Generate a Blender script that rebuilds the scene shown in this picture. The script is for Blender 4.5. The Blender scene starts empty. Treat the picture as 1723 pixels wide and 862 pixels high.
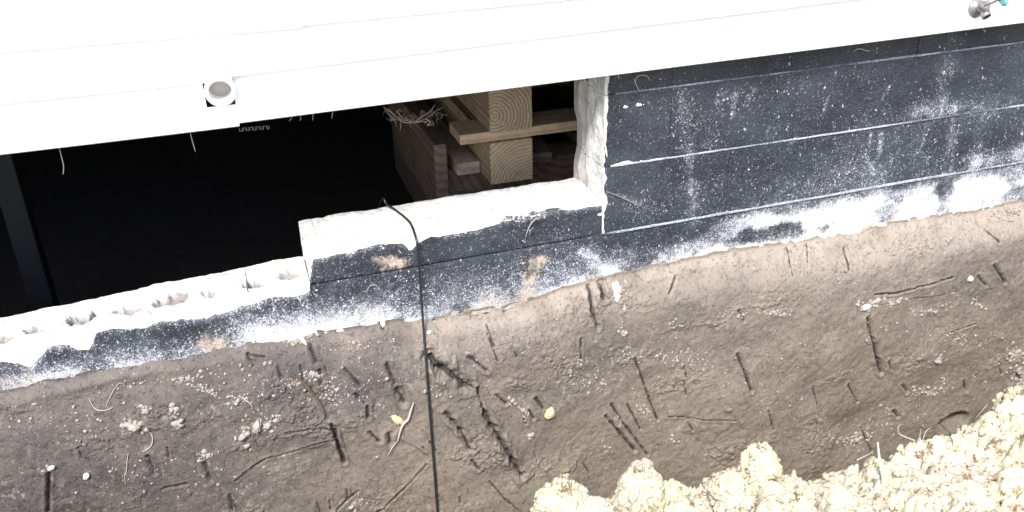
import bpy, math, random
import numpy as np
from mathutils import Vector, Matrix
R = math.radians
random.seed(7)
S = bpy.context.scene
COL = S.collection
# ------------------------------------------------------------------ camera
H = np.array([5629., -921., 1525.]); H /= np.linalg.norm(H)
V = np.array([89., 3069., 1525.]); V -= H*(V@H); V /= np.linalg.norm(V)
N = np.cross(H, V)
cam = bpy.data.cameras.new('camera'); co = bpy.data.objects.new('camera', cam); COL.objects.link(co)
cam.sensor_width = 36; cam.lens = 1525/1723*36; cam.clip_start = .02; cam.clip_end = 500
rt = Vector((H[0], N[0], -V[0])); up = -Vector((H[1], N[1], -V[1])); bk = -Vector((H[2], N[2], -V[2]))
co.matrix_world = Matrix((rt, up, bk)).transposed().to_4x4()
S.camera = co
# ------------------------------------------------------------------ light
SUN_EL, SUN_AZ = 50, 211            # azimuth clockwise from +Y (the wall's inward side)
w = bpy.data.worlds.new('World'); S.world = w; w.use_nodes = True
nt = w.node_tree; bg = nt.nodes['Background']
sky = nt.nodes.new('ShaderNodeTexSky'); sky.sky_type = 'NISHITA'; sky.sun_disc = False
sky.sun_elevation = R(SUN_EL); sky.sun_rotation = R(SUN_AZ); sky.dust_density = 2.0
nt.links.new(sky.outputs[0], bg.inputs[0]); bg.inputs[1].default_value = .15
sl = bpy.data.lights.new('sun', 'SUN'); so = bpy.data.objects.new('sun', sl); COL.objects.link(so)
sl.energy = 2.5; sl.angle = R(12); sl.color = (1, .975, .94)
sd = Vector((math.sin(R(SUN_AZ))*math.cos(R(SUN_EL)), math.cos(R(SUN_AZ))*math.cos(R(SUN_EL)), math.sin(R(SUN_EL))))
so.rotation_euler = sd.to_track_quat('Z', 'Y').to_euler(); so.location = (-2, -3, 6)
S.view_settings.view_transform = 'Standard'; S.view_settings.look = 'None'; S.view_settings.gamma = 1
S.view_settings.exposure = 1.45
# ------------------------------------------------------------------ helpers
D = 2.16                             # distance of the wall's face
def at(px, py, Y=D):                 # pixel of the photograph -> point on the vertical plane at distance Y
    d = np.array([px-861.5, py-431., 1525.]); X, y, Z = d@H, d@N, -(d@V)
    return (X/y*Y, Y, Z/y*Y)
def sm(e0, e1, x):
    t = np.clip((x-e0)/(e1-e0), 0, 1); return t*t*(3-2*t)
def _h(i, j, k, s):
    n = (i.astype(np.int64)*374761393 + j.astype(np.int64)*668265263 + k.astype(np.int64)*2147483647 + s*974711) & 0xffffffff
    n = ((n ^ (n >> 13))*1274126177) & 0xffffffff
    n = ((n ^ (n >> 16))*2246822519) & 0xffffffff
    return ((n ^ (n >> 15)) & 0xffffff)/16777215.0
def noise(x, y, z=None, s=0):
    x = np.asarray(x, float); y = np.asarray(y, float)
    i = np.floor(x); j = np.floor(y); fx = x-i; fy = y-j; fx = fx*fx*(3-2*fx); fy = fy*fy*(3-2*fy)
    if z is None:
        k = np.zeros_like(i); f = lambda a, b, c: _h(i+a, j+b, k, s)
        return (f(0,0,0)*(1-fx)+f(1,0,0)*fx)*(1-fy)+(f(0,1,0)*(1-fx)+f(1,1,0)*fx)*fy
    z = np.asarray(z, float); k = np.floor(z); fz = z-k; fz = fz*fz*(3-2*fz)
    f = lambda a, b, c: _h(i+a, j+b, k+c, s)
    l0 = (f(0,0,0)*(1-fx)+f(1,0,0)*fx)*(1-fy)+(f(0,1,0)*(1-fx)+f(1,1,0)*fx)*fy
    l1 = (f(0,0,1)*(1-fx)+f(1,0,1)*fx)*(1-fy)+(f(0,1,1)*(1-fx)+f(1,1,1)*fx)*fy
    return l0*(1-fz)+l1*fz
def fbm(x, y, z=None, o=5, s=0, g=.5):
    a = 1.; t = 0; v = 0; m = 1.
    for q in range(o):
        v = v + a*noise(x*m+q*17.3, y*m+q*9.1, None if z is None else z*m+q*5.7, s+q); t += a; a *= g; m *= 2.03
    return v/t
def worley(x, y, z=None, s=0):      # distance to the nearest and second nearest cell point, and the nearest one's number
    i, j = np.floor(x), np.floor(y); k = np.floor(z) if z is not None else np.zeros_like(i)
    d1 = np.full(np.shape(x), 9.); d2 = d1.copy(); cid = np.zeros_like(d1)
    for a in (-1, 0, 1):
        for b in (-1, 0, 1):
            for c in ((-1, 0, 1) if z is not None else (0,)):
                px = i+a+_h(i+a, j+b, k+c, s); py = j+b+_h(i+a, j+b, k+c, s+1); dd = (px-x)**2+(py-y)**2
                if z is not None: dd = dd+(k+c+_h(i+a, j+b, k+c, s+2)-z)**2
                dd = np.sqrt(dd); m = dd < d1; d2 = np.where(m, d1, np.minimum(d2, dd)); cid = np.where(m, _h(i+a, j+b, k+c, s+5), cid); d1 = np.where(m, dd, d1)
    return d1, d2, cid
def tag(o, label=None, cat=None, group=None, kind=None):
    if label: o['label'] = label
    if cat: o['category'] = cat
    if group: o['group'] = group
    if kind: o['kind'] = kind
    return o
def link(name, me, mat=None, parent=None):
    o = bpy.data.objects.new(name, me); COL.objects.link(o)
    if mat is not None and me is not None: me.materials.append(mat)
    if parent: o.parent = parent
    return o
def empty(name, loc, *a, **k):
    o = link(name, None); o.location = loc; tag(o, *a, **k); bpy.context.view_layer.update(); return o
def place(o, parent):                # parts are modelled in world space; keep them there under their thing
    o.parent = parent; o.matrix_parent_inverse = Matrix.Translation(-Vector(parent.location)); return o
def recentre(o):                     # put a mesh thing's origin at its own base
    co_ = np.empty(len(o.data.vertices)*3); o.data.vertices.foreach_get('co', co_); c = co_.reshape(-1, 3)
    b = np.array([(c[:,0].min()+c[:,0].max())/2, (c[:,1].min()+c[:,1].max())/2, c[:,2].min()])
    o.data.vertices.foreach_set('co', (c-b).ravel()); o.location = b; return o
def mesh(name, v, f, smooth=False, attrs=None):
    me = bpy.data.meshes.new(name)
    v = np.asarray(v, np.float32); f = np.asarray(f, np.int32)
    me.vertices.add(len(v)); me.vertices.foreach_set('co', v.ravel())
    n = f.shape[1]; me.loops.add(f.size); me.loops.foreach_set('vertex_index', f.ravel())
    me.polygons.add(len(f)); me.polygons.foreach_set('loop_start', np.arange(0, f.size, n, dtype=np.int32))
    if smooth: me.polygons.foreach_set('use_smooth', np.ones(len(f), bool))
    me.update(calc_edges=True); me.validate()
    for k, a in (attrs or {}).items():
        at_ = me.attributes.new(k, 'FLOAT', 'POINT'); at_.data.foreach_set('value', np.asarray(a, np.float32).ravel())
    return me
def gridf(nu, nv, off=0, flip=False):
    i = np.arange(nu-1)[:, None]*nv + np.arange(nv-1)[None, :]
    q = np.stack([i, i+nv, i+nv+1, i+1], -1).reshape(-1, 4)+off
    return q[:, ::-1] if flip else q
BOXF = [(0,2,3,1),(4,5,7,6),(0,1,5,4),(2,6,7,3),(0,4,6,2),(1,3,7,5)]
class MB:                            # collects boxes, bars and tubes into one mesh
    def __init__(s): s.v = []; s.f = []
    def add(s, v, f):
        b = len(s.v); s.v += [tuple(p) for p in v]; s.f += [tuple(i+b for i in q) for q in f]; return s
    def box(s, a, b, bev=0):
        x0,y0,z0 = a; x1,y1,z1 = b
        return s.add([(x,y,z) for x in (x0,x1) for y in (y0,y1) for z in (z0,z1)], [q for q in BOXF])
    def tube(s, pts, r, n=7, cap=True):
        pts = [Vector(p) for p in pts]; m = len(pts)
        rs = r if hasattr(r, '__len__') else [r]*m
        t0 = (pts[1]-pts[0]).normalized(); u = t0.orthogonal().normalized(); V_ = []
        for i, p in enumerate(pts):
            t = (pts[min(i+1, m-1)]-pts[max(i-1, 0)]).normalized()
            u = (u-t*u.dot(t)).normalized(); w_ = t.cross(u)
            for k in range(n):
                a = 2*math.pi*k/n; V_.append(p+(u*math.cos(a)+w_*math.sin(a))*rs[i])
        F = [(i*n+k, i*n+(k+1) % n, (i+1)*n+(k+1) % n, (i+1)*n+k) for i in range(m-1) for k in range(n)]
        if cap: F += [tuple(range(n))[::-1], tuple((m-1)*n+k for k in range(n))]
        return s.add(V_, F)
    def lathe(s, prof, o, axis, n=28):   # prof: (r, h) along the axis
        ax = Vector(axis).normalized(); u = ax.orthogonal().normalized(); w_ = ax.cross(u); o = Vector(o)
        V_ = [o+ax*h+(u*math.cos(2*math.pi*k/n)+w_*math.sin(2*math.pi*k/n))*r for r, h in prof for k in range(n)]
        F = [(i*n+k, i*n+(k+1) % n, (i+1)*n+(k+1) % n, (i+1)*n+k) for i in range(len(prof)-1) for k in range(n)]
        return s.add(V_, F)
    def build(s, name, mat, parent=None, smooth=False, bevel=0):
        me = bpy.data.meshes.new(name); me.from_pydata(s.v, [], s.f); me.update()
        if smooth:
            for p in me.polygons: p.use_smooth = True
        o = link(name, me, mat)
        if bevel:
            m_ = o.modifiers.new('b', 'BEVEL'); m_.width = bevel; m_.segments = 2; m_.limit_method = 'ANGLE'
        if parent: place(o, parent)
        return o
# ------------------------------------------------------------------ materials
class NT:
    def __init__(s, name, rough=.8, spec=.3):
        s.m = bpy.data.materials.new(name); s.m.use_nodes = True; s.t = s.m.node_tree
        s.b = s.t.nodes['Principled BSDF']; s.b.inputs['Roughness'].default_value = rough
        s.b.inputs['Specular IOR Level'].default_value = spec
        s.P = s.n('ShaderNodeNewGeometry').outputs['Position']
    def n(s, t, **k):
        o = s.t.nodes.new(t)
        for a, b in k.items(): setattr(o, a, b)
        return o
    def set(s, inp, v):
        if hasattr(v, 'is_linked') or isinstance(v, bpy.types.NodeSocket): s.t.links.new(v, inp)
        else:
            try: inp.default_value = v
            except Exception: inp.default_value = (*v, 1)
    def noise(s, sc, det=4, rough=.6, P=None, dist=0, stretch=None):
        P = P or s.P
        if stretch:
            mp = s.n('ShaderNodeMapping'); s.set(mp.inputs['Vector'], P); mp.inputs['Scale'].default_value = stretch; P = mp.outputs[0]
        o = s.n('ShaderNodeTexNoise'); s.set(o.inputs['Vector'], P)
        o.inputs['Scale'].default_value = sc; o.inputs['Detail'].default_value = det; o.inputs['Roughness'].default_value = rough
        o.inputs['Distortion'].default_value = dist
        return o.outputs['Fac']
    def vor(s, sc, P=None, feat='F1', out='Distance', rnd=1):
        o = s.n('ShaderNodeTexVoronoi', feature=feat); s.set(o.inputs['Vector'], P or s.P); o.inputs['Scale'].default_value = sc
        o.inputs['Randomness'].default_value = rnd
        return o.outputs[out]
    def ramp(s, f, a, b, c0=0., c1=1.):
        o = s.n('ShaderNodeMapRange'); o.clamp = True; o.interpolation_type = 'SMOOTHSTEP'
        s.set(o.inputs[0], f); s.set(o.inputs[1], a); s.set(o.inputs[2], b); s.set(o.inputs[3], c0); s.set(o.inputs[4], c1)
        return o.outputs[0]
    def math(s, op, a, b=0., c=0.):
        o = s.n('ShaderNodeMath', operation=op); s.set(o.inputs[0], a); s.set(o.inputs[1], b); s.set(o.inputs[2], c); return o.outputs[0]
    def mix(s, f, a, b):
        o = s.n('ShaderNodeMix', data_type='RGBA'); s.set(o.inputs[0], f)
        for i, v in ((6, a), (7, b)): s.set(o.inputs[i], v if not isinstance(v, tuple) else (*v, 1) if len(v) == 3 else v)
        return o.outputs[2]
    def attr(s, name):
        return s.n('ShaderNodeAttribute', attribute_name=name).outputs['Fac']
    def bump(s, hts, dist=.004, st=1.):
        prev = None
        for h, d in (hts if isinstance(hts, list) else [(hts, dist)]):
            b = s.n('ShaderNodeBump'); b.inputs['Strength'].default_value = st; b.inputs['Distance'].default_value = d
            s.set(b.inputs['Height'], h)
            if prev: s.set(b.inputs['Normal'], prev)
            prev = b.outputs[0]
        s.set(s.b.inputs['Normal'], prev)
    def col(s, c): s.set(s.b.inputs['Base Color'], c if not isinstance(c, tuple) else (*c, 1)); return s
    def rgh(s, c): s.set(s.b.inputs['Roughness'], c); return s
def plain(name, c, rough=.7, var=.15, sc=30, spec=.3, bump=.001, metal=0):
    t = NT(name, rough, spec); f = t.noise(sc, 6)
    t.col(t.mix(f, tuple(x*(1-var) for x in c), tuple(min(1, x*(1+var)) for x in c)))
    if bump: t.bump(t.noise(sc*6, 5), bump)
    t.b.inputs['Metallic'].default_value = metal
    return t.m
# black coated, chipped and whitened block
def block_material():
    t = NT('coated_block', .62, .35)
    raw, wh = t.attr('raw'), t.attr('white')
    big = t.noise(5, 5); mid = t.noise(38, 6, .65); fine = t.noise(210, 5, .7)
    coat = t.mix(t.ramp(big, .35, .65), (.013, .0155, .021), (.031, .035, .043))
    coat = t.mix(t.ramp(fine, .45, .75, 0, .4), coat, (.07, .076, .09))
    # scuffs and splashes, thresholded finer and finer; "white" says how much there is
    dots = t.math('SUBTRACT', 1., t.vor(230)); n1 = t.noise(120, 4, .6, stretch=(1, 1, .55)); spk = t.noise(11, 5, .7)
    warp = t.n('ShaderNodeVectorMath', operation='ADD'); t.set(warp.inputs[0], t.P)
    nz = t.n('ShaderNodeTexNoise'); t.set(nz.inputs['Vector'], t.P); nz.inputs['Scale'].default_value = 160; nz.inputs['Detail'].default_value = 3
    ms = t.n('ShaderNodeVectorMath', operation='SCALE'); t.set(ms.inputs[0], nz.outputs['Color']); ms.inputs['Scale'].default_value = .016; t.set(warp.inputs[1], ms.outputs[0])
    dens = t.math('MULTIPLY', t.math('MAXIMUM', t.math('SUBTRACT', wh, .02), 0.), t.ramp(spk, .34, .68, .35, 1.7))
    def specks(scale, k, rad, st):      # chips of a given size, as many as "white" asks for
        mp = t.n('ShaderNodeMapping'); t.set(mp.inputs['Vector'], warp.outputs[0]); mp.inputs['Scale'].default_value = st
        v = t.n('ShaderNodeTexVoronoi'); t.set(v.inputs['Vector'], mp.outputs[0]); v.inputs['Scale'].default_value = scale
        sx = t.n('ShaderNodeSeparateColor'); t.set(sx.inputs[0], v.outputs['Color'])
        on = t.ramp(t.math('SUBTRACT', t.math('MULTIPLY', dens, k), sx.outputs[0]), -.01, .03)
        return t.math('MULTIPLY', t.math('MULTIPLY', on, t.math('MULTIPLY_ADD', sx.outputs[2], .8, .25)), t.ramp(v.outputs['Distance'], t.math('MULTIPLY', sx.outputs[1], rad), t.math('MULTIPLY_ADD', sx.outputs[1], rad, .16), 1, 0))
    s1 = specks(230, .62, .40, (1, .6, .55)); s2_ = specks(110, .20, .28, (1, .6, .6)); s3 = specks(420, 1.3, .45, (1, .6, .55))
    m2 = t.math('MAXIMUM', s1, t.math('MAXIMUM', s2_, t.math('MULTIPLY', s3, .6)))
    m1 = t.ramp(t.math('MULTIPLY_ADD', t.math('SUBTRACT', t.math('MULTIPLY_ADD', n1, .30, t.math('MULTIPLY_ADD', t.noise(20, 6, .75), .35, t.math('MULTIPLY', t.noise(330, 3, .7), .35))), .5), 3.6, wh), .72, 1.05)
    m4 = t.ramp(t.math('MULTIPLY_ADD', wh, .235, t.math('MULTIPLY_ADD', t.noise(250, 3, .7), .7, t.math('MULTIPLY', t.noise(70, 3, .6), .3))), .635, .70)
    haze = t.ramp(t.math('ADD', wh, t.math('MULTIPLY', t.math('SUBTRACT', mid, .5), .9)), .12, .95, 0, .46)
    c = t.mix(haze, coat, (.27, .285, .32))
    c = t.mix(t.ramp(t.noise(300, 4, .75), .52, .66, 0, .45), c, t.mix(.5, c, (.17, .18, .20)))
    c = t.mix(t.math('MULTIPLY', m2, .9), c, (.66, .67, .69))
    c = t.mix(t.math('MULTIPLY', m4, .75), c, (.54, .55, .575))
    c = t.mix(t.math('MULTIPLY', m1, .94), c, (.76, .75, .74))
    dirt = t.attr('dirt')
    dm = t.ramp(t.math('ADD', dirt, t.math('MULTIPLY', t.math('SUBTRACT', t.noise(60, 7, .75), .5), 2.4)), .35, 1.05, 0, .9)
    c = t.mix(dm, c, t.mix(fine, (.30, .22, .16), (.62, .52, .42)))
    rn = t.math('MULTIPLY', t.math('SUBTRACT', t.noise(70, 6, .7), .5), .9)
    rm = t.ramp(t.math('ADD', raw, rn), .42, .58)
    rawc = t.mix(t.ramp(t.noise(55, 6, .7), .36, .7), (.66, .65, .63), (.44, .425, .41))
    rawc = t.mix(t.attr('soil'), rawc, (.23, .205, .19))  # pit filling and inner jamb grey; darkened to stand in for pit shade
    rawc = t.mix(t.ramp(t.noise(150, 4, .7), .58, .70, 0, .65), rawc, (.26, .225, .19))
    rawc = t.mix(t.ramp(t.noise(17, 6, .75), .58, .72, 0, .5), rawc, (.42, .37, .33))
    t.col(t.mix(rm, c, rawc)); t.rgh(t.ramp(rm, 0, 1, .55, .95))
    t.bump([(mid, .004), (fine, .0022), (m1, .0012), (rm, .003), (dots, .0008)])
    return t.m
M_BLOCK = block_material()
def mortar_material():
    t = NT('joint_mortar', .85, .2)
    f = t.noise(45, 6, .7, stretch=(.35, 1, 1)); g = t.noise(240, 4, .7)
    edge = t.attr('white')
    c = t.mix(t.ramp(t.math('ADD', t.math('MULTIPLY_ADD', f, .8, t.math('MULTIPLY', g, .25)), edge), .45, .95), (.035, .04, .05), (.30, .315, .345))
    c = t.mix(t.ramp(t.math('ADD', g, t.math('MULTIPLY', edge, .35)), .60, .74, 0, .85), c, (.60, .61, .63))
    t.col(c); t.bump([(f, .003), (g, .0015)]); return t.m
M_JOINT = mortar_material()
def mud_material():
    t = NT('clay_mud', .55, .3)
    tan, light, dark, pale = t.attr('tan'), t.attr('light'), t.attr('dark'), t.attr('pale')
    a = t.noise(5, 7, .68, dist=.4); b = t.noise(50, 6, .65, stretch=(1, 1, .6)); f = t.noise(260, 5, .7)
    c = t.mix(t.ramp(a, .36, .64), (.086, .074, .069), (.168, .138, .112))
    c = t.mix(t.math('MULTIPLY', tan, t.ramp(a, .2, .7, .6, 1)), c, (.187, .156, .118))
    c = t.mix(t.math('MULTIPLY', t.attr('grey'), .8), c, t.mix(t.ramp(a, .36, .64), (.054, .048, .046), (.084, .073, .067)))
    c = t.mix(light, c, t.mix(f, (.27, .22, .175), (.40, .335, .275)))
    c = t.mix(t.ramp(b, .52, .74, 0, .45), c, (.21, .18, .155))
    c = t.mix(t.ramp(f, .56, .68, 0, .55), c, (.27, .24, .21))
    c = t.mix(t.math('MULTIPLY', t.ramp(t.noise(75, 5, .7), .55, .66, 0, .7), t.ramp(t.noise(9, 4, .6), .45, .6)), c, (.33, .29, .25))
    c = t.mix(t.ramp(t.noise(26, 5, .6), .55, .72, 0, .35), c, (.075, .064, .058))
    c = t.mix(t.ramp(t.math('ADD', pale, t.math('MULTIPLY', t.math('SUBTRACT', b, .5), 1.4)), .45, .7, 0, .9), c, (.62, .57, .50))
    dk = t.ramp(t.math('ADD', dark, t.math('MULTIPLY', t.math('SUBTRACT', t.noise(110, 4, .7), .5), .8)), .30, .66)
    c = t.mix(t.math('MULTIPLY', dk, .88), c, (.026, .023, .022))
    t.col(c); t.rgh(t.ramp(b, .3, .7, .45, .75))
    t.bump([(b, .0026), (t.noise(120, 6, .75), .0020), (f, .0026), (t.ramp(t.noise(90, 3, .6), .58, .70), .0025)])
    return t.m
M_MUD = mud_material()
def clod_material(name='dry_clay', k=1., yl=1.):
    t = NT(name, .95, .1)
    a = t.noise(7, 5, .6); b = t.noise(90, 6, .7); g = t.noise(30, 5, .65)
    c = t.mix(t.ramp(a, .35, .65), (.47*k, .44*k, .295*k*yl), (.43*k, .385*k, .30*k))
    c = t.mix(t.math('MULTIPLY', t.ramp(b, .58, .62, 0, .95), t.ramp(t.noise(14, 4, .7), .42, .56, .15, 1)), c, (.17, .11, .065))
    c = t.mix(t.math('MULTIPLY', t.ramp(g, .58, .66), t.ramp(t.noise(140, 4, .7), .42, .56)), c, (.22, .15, .095))
    c = t.mix(t.math('MULTIPLY', t.ramp(t.noise(34, 6, .75), .545, .575, 0, .97), t.ramp(t.noise(10, 4, .7, dist=.5), .44, .56, .1, 1)), c, (.15, .095, .06))
    c = t.mix(t.ramp(b, .28, .42, .5, 0), c, (.52, .495, .40))
    t.col(c); t.bump([(g, .004), (b, .002), (t.noise(260, 4, .7), .001)])
    return t.m
M_CLOD = clod_material()
def crumb_material(name, c0, c1):
    t = NT(name, .85, .2); t.col(t.mix(t.noise(25, 3), c0, c1)); t.bump(t.noise(300, 4), .001); return t.m
M_CRUMB = crumb_material('clay_crumbs', (.15, .13, .11), (.40, .355, .31))
M_PALE = crumb_material('pale_stone', (.55, .53, .48), (.8, .78, .72))
M_YEL = crumb_material('yellow_clay', (.42, .34, .19), (.60, .50, .30))
def siding_material():
    t = NT('white_vinyl', .4, .4)
    t.col(t.mix(t.noise(3, 5), (.81, .815, .83), (.85, .855, .87))); t.bump(t.noise(40, 3, .5, stretch=(.08, 1, 1)), .0004)
    return t.m
M_VINYL = siding_material()
M_PVC = plain('white_pvc', (.80, .79, .77), .35, .04, 12, .5, 0)
def wood_material(name, lo, hi, ox, oz, sc=55, ends=True):
    t = NT(name, .8, .2)
    tc = t.n('ShaderNodeTexCoord').outputs['Object']
    mp = t.n('ShaderNodeMapping'); t.set(mp.inputs['Vector'], tc); mp.inputs['Location'].default_value = (-ox, 0, -oz); mp.inputs['Scale'].default_value = (1, .03, 1) if ends else (.04, 1, 1)
    warp = t.n('ShaderNodeVectorMath', operation='ADD'); t.set(warp.inputs[0], mp.outputs[0])
    nz = t.n('ShaderNodeTexNoise'); t.set(nz.inputs['Vector'], mp.outputs[0]); nz.inputs['Scale'].default_value = 14; nz.inputs['Detail'].default_value = 3
    ms = t.n('ShaderNodeVectorMath', operation='SCALE'); t.set(ms.inputs[0], nz.outputs['Color']); ms.inputs['Scale'].default_value = .022
    t.set(warp.inputs[1], ms.outputs[0])
    wv = t.n('ShaderNodeTexWave', wave_type='RINGS', rings_direction='Y' if ends else 'X'); t.set(wv.inputs['Vector'], warp.outputs[0])
    wv.inputs['Scale'].default_value = sc/6.28*3; wv.inputs['Distortion'].default_value = 2.6; wv.inputs['Detail'].default_value = 3; wv.inputs['Detail Scale'].default_value = 6
    f = t.ramp(wv.outputs['Fac'], .25, .95); st = t.noise(12, 5, .7, P=tc)
    c = t.mix(t.math('MULTIPLY', f, .75), hi, lo); c = t.mix(t.ramp(st, .4, .75, 0, .5), c, tuple(x*.62 for x in lo))
    sp = t.noise(260, 3, .6, P=tc); c = t.mix(t.ramp(sp, .6, .75, 0, .35), c, tuple(x*.5 for x in lo))
    t.col(c); t.bump([(wv.outputs['Fac'], .0012), (sp, .001)]); return t.m
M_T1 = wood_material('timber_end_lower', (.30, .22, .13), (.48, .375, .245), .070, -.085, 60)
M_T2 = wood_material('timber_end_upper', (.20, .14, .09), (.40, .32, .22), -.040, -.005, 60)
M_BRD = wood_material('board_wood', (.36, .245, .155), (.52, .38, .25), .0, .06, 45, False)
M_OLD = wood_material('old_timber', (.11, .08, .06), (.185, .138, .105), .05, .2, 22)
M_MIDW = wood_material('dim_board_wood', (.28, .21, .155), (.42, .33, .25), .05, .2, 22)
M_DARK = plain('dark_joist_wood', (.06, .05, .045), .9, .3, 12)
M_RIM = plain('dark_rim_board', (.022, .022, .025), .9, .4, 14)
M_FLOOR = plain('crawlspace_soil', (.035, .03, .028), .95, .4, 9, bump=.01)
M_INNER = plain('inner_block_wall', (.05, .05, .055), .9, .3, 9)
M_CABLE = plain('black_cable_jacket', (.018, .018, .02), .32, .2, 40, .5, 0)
M_ROOT = plain('pale_root', (.36, .32, .27), .85, .3, 60)
M_TUFT = plain('dry_brown_root', (.20, .155, .12), .9, .3, 60)
M_ROOTD = plain('dark_root', (.10, .065, .042), .85, .4, 60)
M_METAL = plain('weathered_brass', (.20, .19, .19), .45, .5, 60, .5, .0006, .4)
M_BLACKIN = plain('spout_shade', (.02, .02, .022), .7, .1, 20)
M_TEAL = plain('teal_plastic', (.22, .66, .70), .45, .06, 20, .5, 0)
M_GREYP = plain('grey_print', (.11, .11, .12), .8, .3, 200, bump=0)

# ------------------------------------------------------------------ heights of the block courses
def line3(x):
    x = np.asarray(x, float); return -1.10+.012*(x-.9)-.034*np.clip((.1-x)/.75, 0, 4)
line2 = lambda x: line3(x)+.2035-.005*(np.asarray(x)-.9)
line1 = lambda x: line3(x)+.407-.004*(np.asarray(x)-.9)
lineT = lambda x: line3(x)+.607
line4 = lambda x: line3(x)-.2035
line5 = lambda x: line3(x)-.407
BACK = 2.36
# ------------------------------------------------------------------ painted dirt and wear of the wall face
MUDX = np.array([-4, -.676, -.257, .078, .367, .68, .9, 1.28, 1.70, 2.44, 6]); MUDZ = np.array([-1.29, -1.262, -1.253, -1.251, -1.272, -1.274, -1.24, -1.229, -1.229, -1.231, -1.2])
def mudtop(x): return np.interp(x, MUDX, MUDZ)+.010*(fbm(x*9, x*0+3, o=4, s=5)-.5)*2+.008*(noise(x*40, x*0, s=8)-.5)
STREAKS = [  # px,py -> px,py, half width m, strength
 (1148,155,1160,265,.030,.42),(1160,265,1170,372,.020,.42),(1215,165,1190,240,.022,.2),(1270,150,1262,165,.008,.5),(1600,70,1580,190,.03,.45),
 (1236,160,1232,195,.010,.5),(1497,145,1485,165,.006,.8),(1392,165,1385,190,.006,.5),(1565,190,1555,240,.012,.3),
 (1605,180,1598,290,.02,.5),(1485,225,1480,260,.008,.6),(1466,225,1464,245,.005,.6),(1540,185,1700,178,.03,.45),(1330,240,1340,232,.006,.5),
 (1655,195,1640,290,.03,.3),(1723,250,1640,270,.03,.4),(1035,325,1078,345,.003,.9),(1020,290,1022,345,.006,.5),(1293,215,1290,225,.006,.5),
 (985,425,1040,470,.02,.7),(1690,80,1723,75,.01,.3),(1460,270,1470,290,.008,.5),(1540,210,1560,290,.05,.16),(1380,290,1500,270,.04,.2),(1060,340,1200,320,.05,.12)]
def seg_d(x, z, ax, az, bx, bz):
    dx, dz = bx-ax, bz-az; L = dx*dx+dz*dz+1e-12; t = np.clip(((x-ax)*dx+(z-az)*dz)/L, 0, 1)
    return np.hypot(x-ax-t*dx, z-az-t*dz), t
def white_field(x, z):
    mt = mudtop(x); d = z-mt
    big = fbm(x*4, z*9, o=4, s=31); med = fbm(x*18, z*28, o=4, s=37)
    wv = .05+.22*np.clip(big-.42, 0, 1)
    wv += .60*np.exp(-np.clip(d-.002, 0, 9)/.036)*sm(.34, .62, med)*(1-.5*sm(.3, .1, x))
    wv += .40*sm(.10, .01, d)*sm(.45, .05, x)*(.6+.8*big)                 # salt crust just above the mud
    rgt = sm(1.15, 1.45, x)
    wv += rgt*.66*sm(.135, .085, d+.05*(med-.5))*sm(.36, .50, fbm(x*9+4, z*16, o=5, s=41)+.06*sm(1.3, 1.7, x))*sm(2.7, 2.2, x)
    wv += .30*sm(.30, 0, d)*sm(.35, .65, big)+.10*sm(.5, .1, d)*sm(.9, 1.3, x)
    wv += .22*sm(1.6, 2.3, x)*sm(.45, .65, big+.1)*sm(.55, .3, d)
    wv += .16*sm(-.3, -.9, x)
    for ax, ay, bx, by, r, s_ in STREAKS:
        a = at(ax, ay); b = at(bx, by); q, _ = seg_d(x, z, a[0], a[2], b[0], b[2]); wv += min(s_, .62)*.52*np.exp(-(q/r)**2)*(.4+1.2*fbm(x*30, z*22, o=3, s=45))
    return np.clip(wv, 0, 1.2)
def dirt_field(x, z):
    d = np.zeros_like(x)
    for px, py, r, s_ in [(650,440,.045,.75),(672,445,.025,.6),(905,440,.04,.9),(893,470,.035,.8),(885,495,.03,.8),(1000,455,.04,.4),(360,577,.05,.8),(30,650,.07,.6),(620,520,.05,.35),(760,500,.05,.3),(820,505,.06,.5)]:
        a = at(px, py); d += s_*np.exp(-(((x-a[0])/r)**2+((z-a[2])/(r*.75))**2))
    mt = mudtop(x); return d+.62*np.exp(-np.clip(z-mt, 0, 9)/.022)*(.45+.55*sm(0, .4, x))+.60*sm(.07, .0, z-mt)*sm(1.0, 1.4, x)*sm(.42, .6, fbm(x*11, z*16, o=4, s=48))
CHIP = np.array([at(px, py)[::2] for px, py in [(0,609),(52,617),(73,595),(80,584),(115,579),(129,588),(150,590),(162,560),(188,555),(209,557),(244,550),(289,539),(348,537),(418,512),(453,502),(501,498),(520,492),(526,439),(564,429),(592,425),(634,411),(676,410),(690,422),(704,408),(725,399),(773,394),(822,382),(878,371),(947,357),(1014,347)]])
def chipline(x): return np.interp(x, CHIP[:, 0], CHIP[:, 1])+.014*(fbm(np.asarray(x)*28, np.asarray(x)*0+2, o=4, s=44)-.5)*sm(.3, .0, x)+.007*(fbm(np.asarray(x)*40, np.asarray(x)*0+7, o=4, s=45)-.5)
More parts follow.
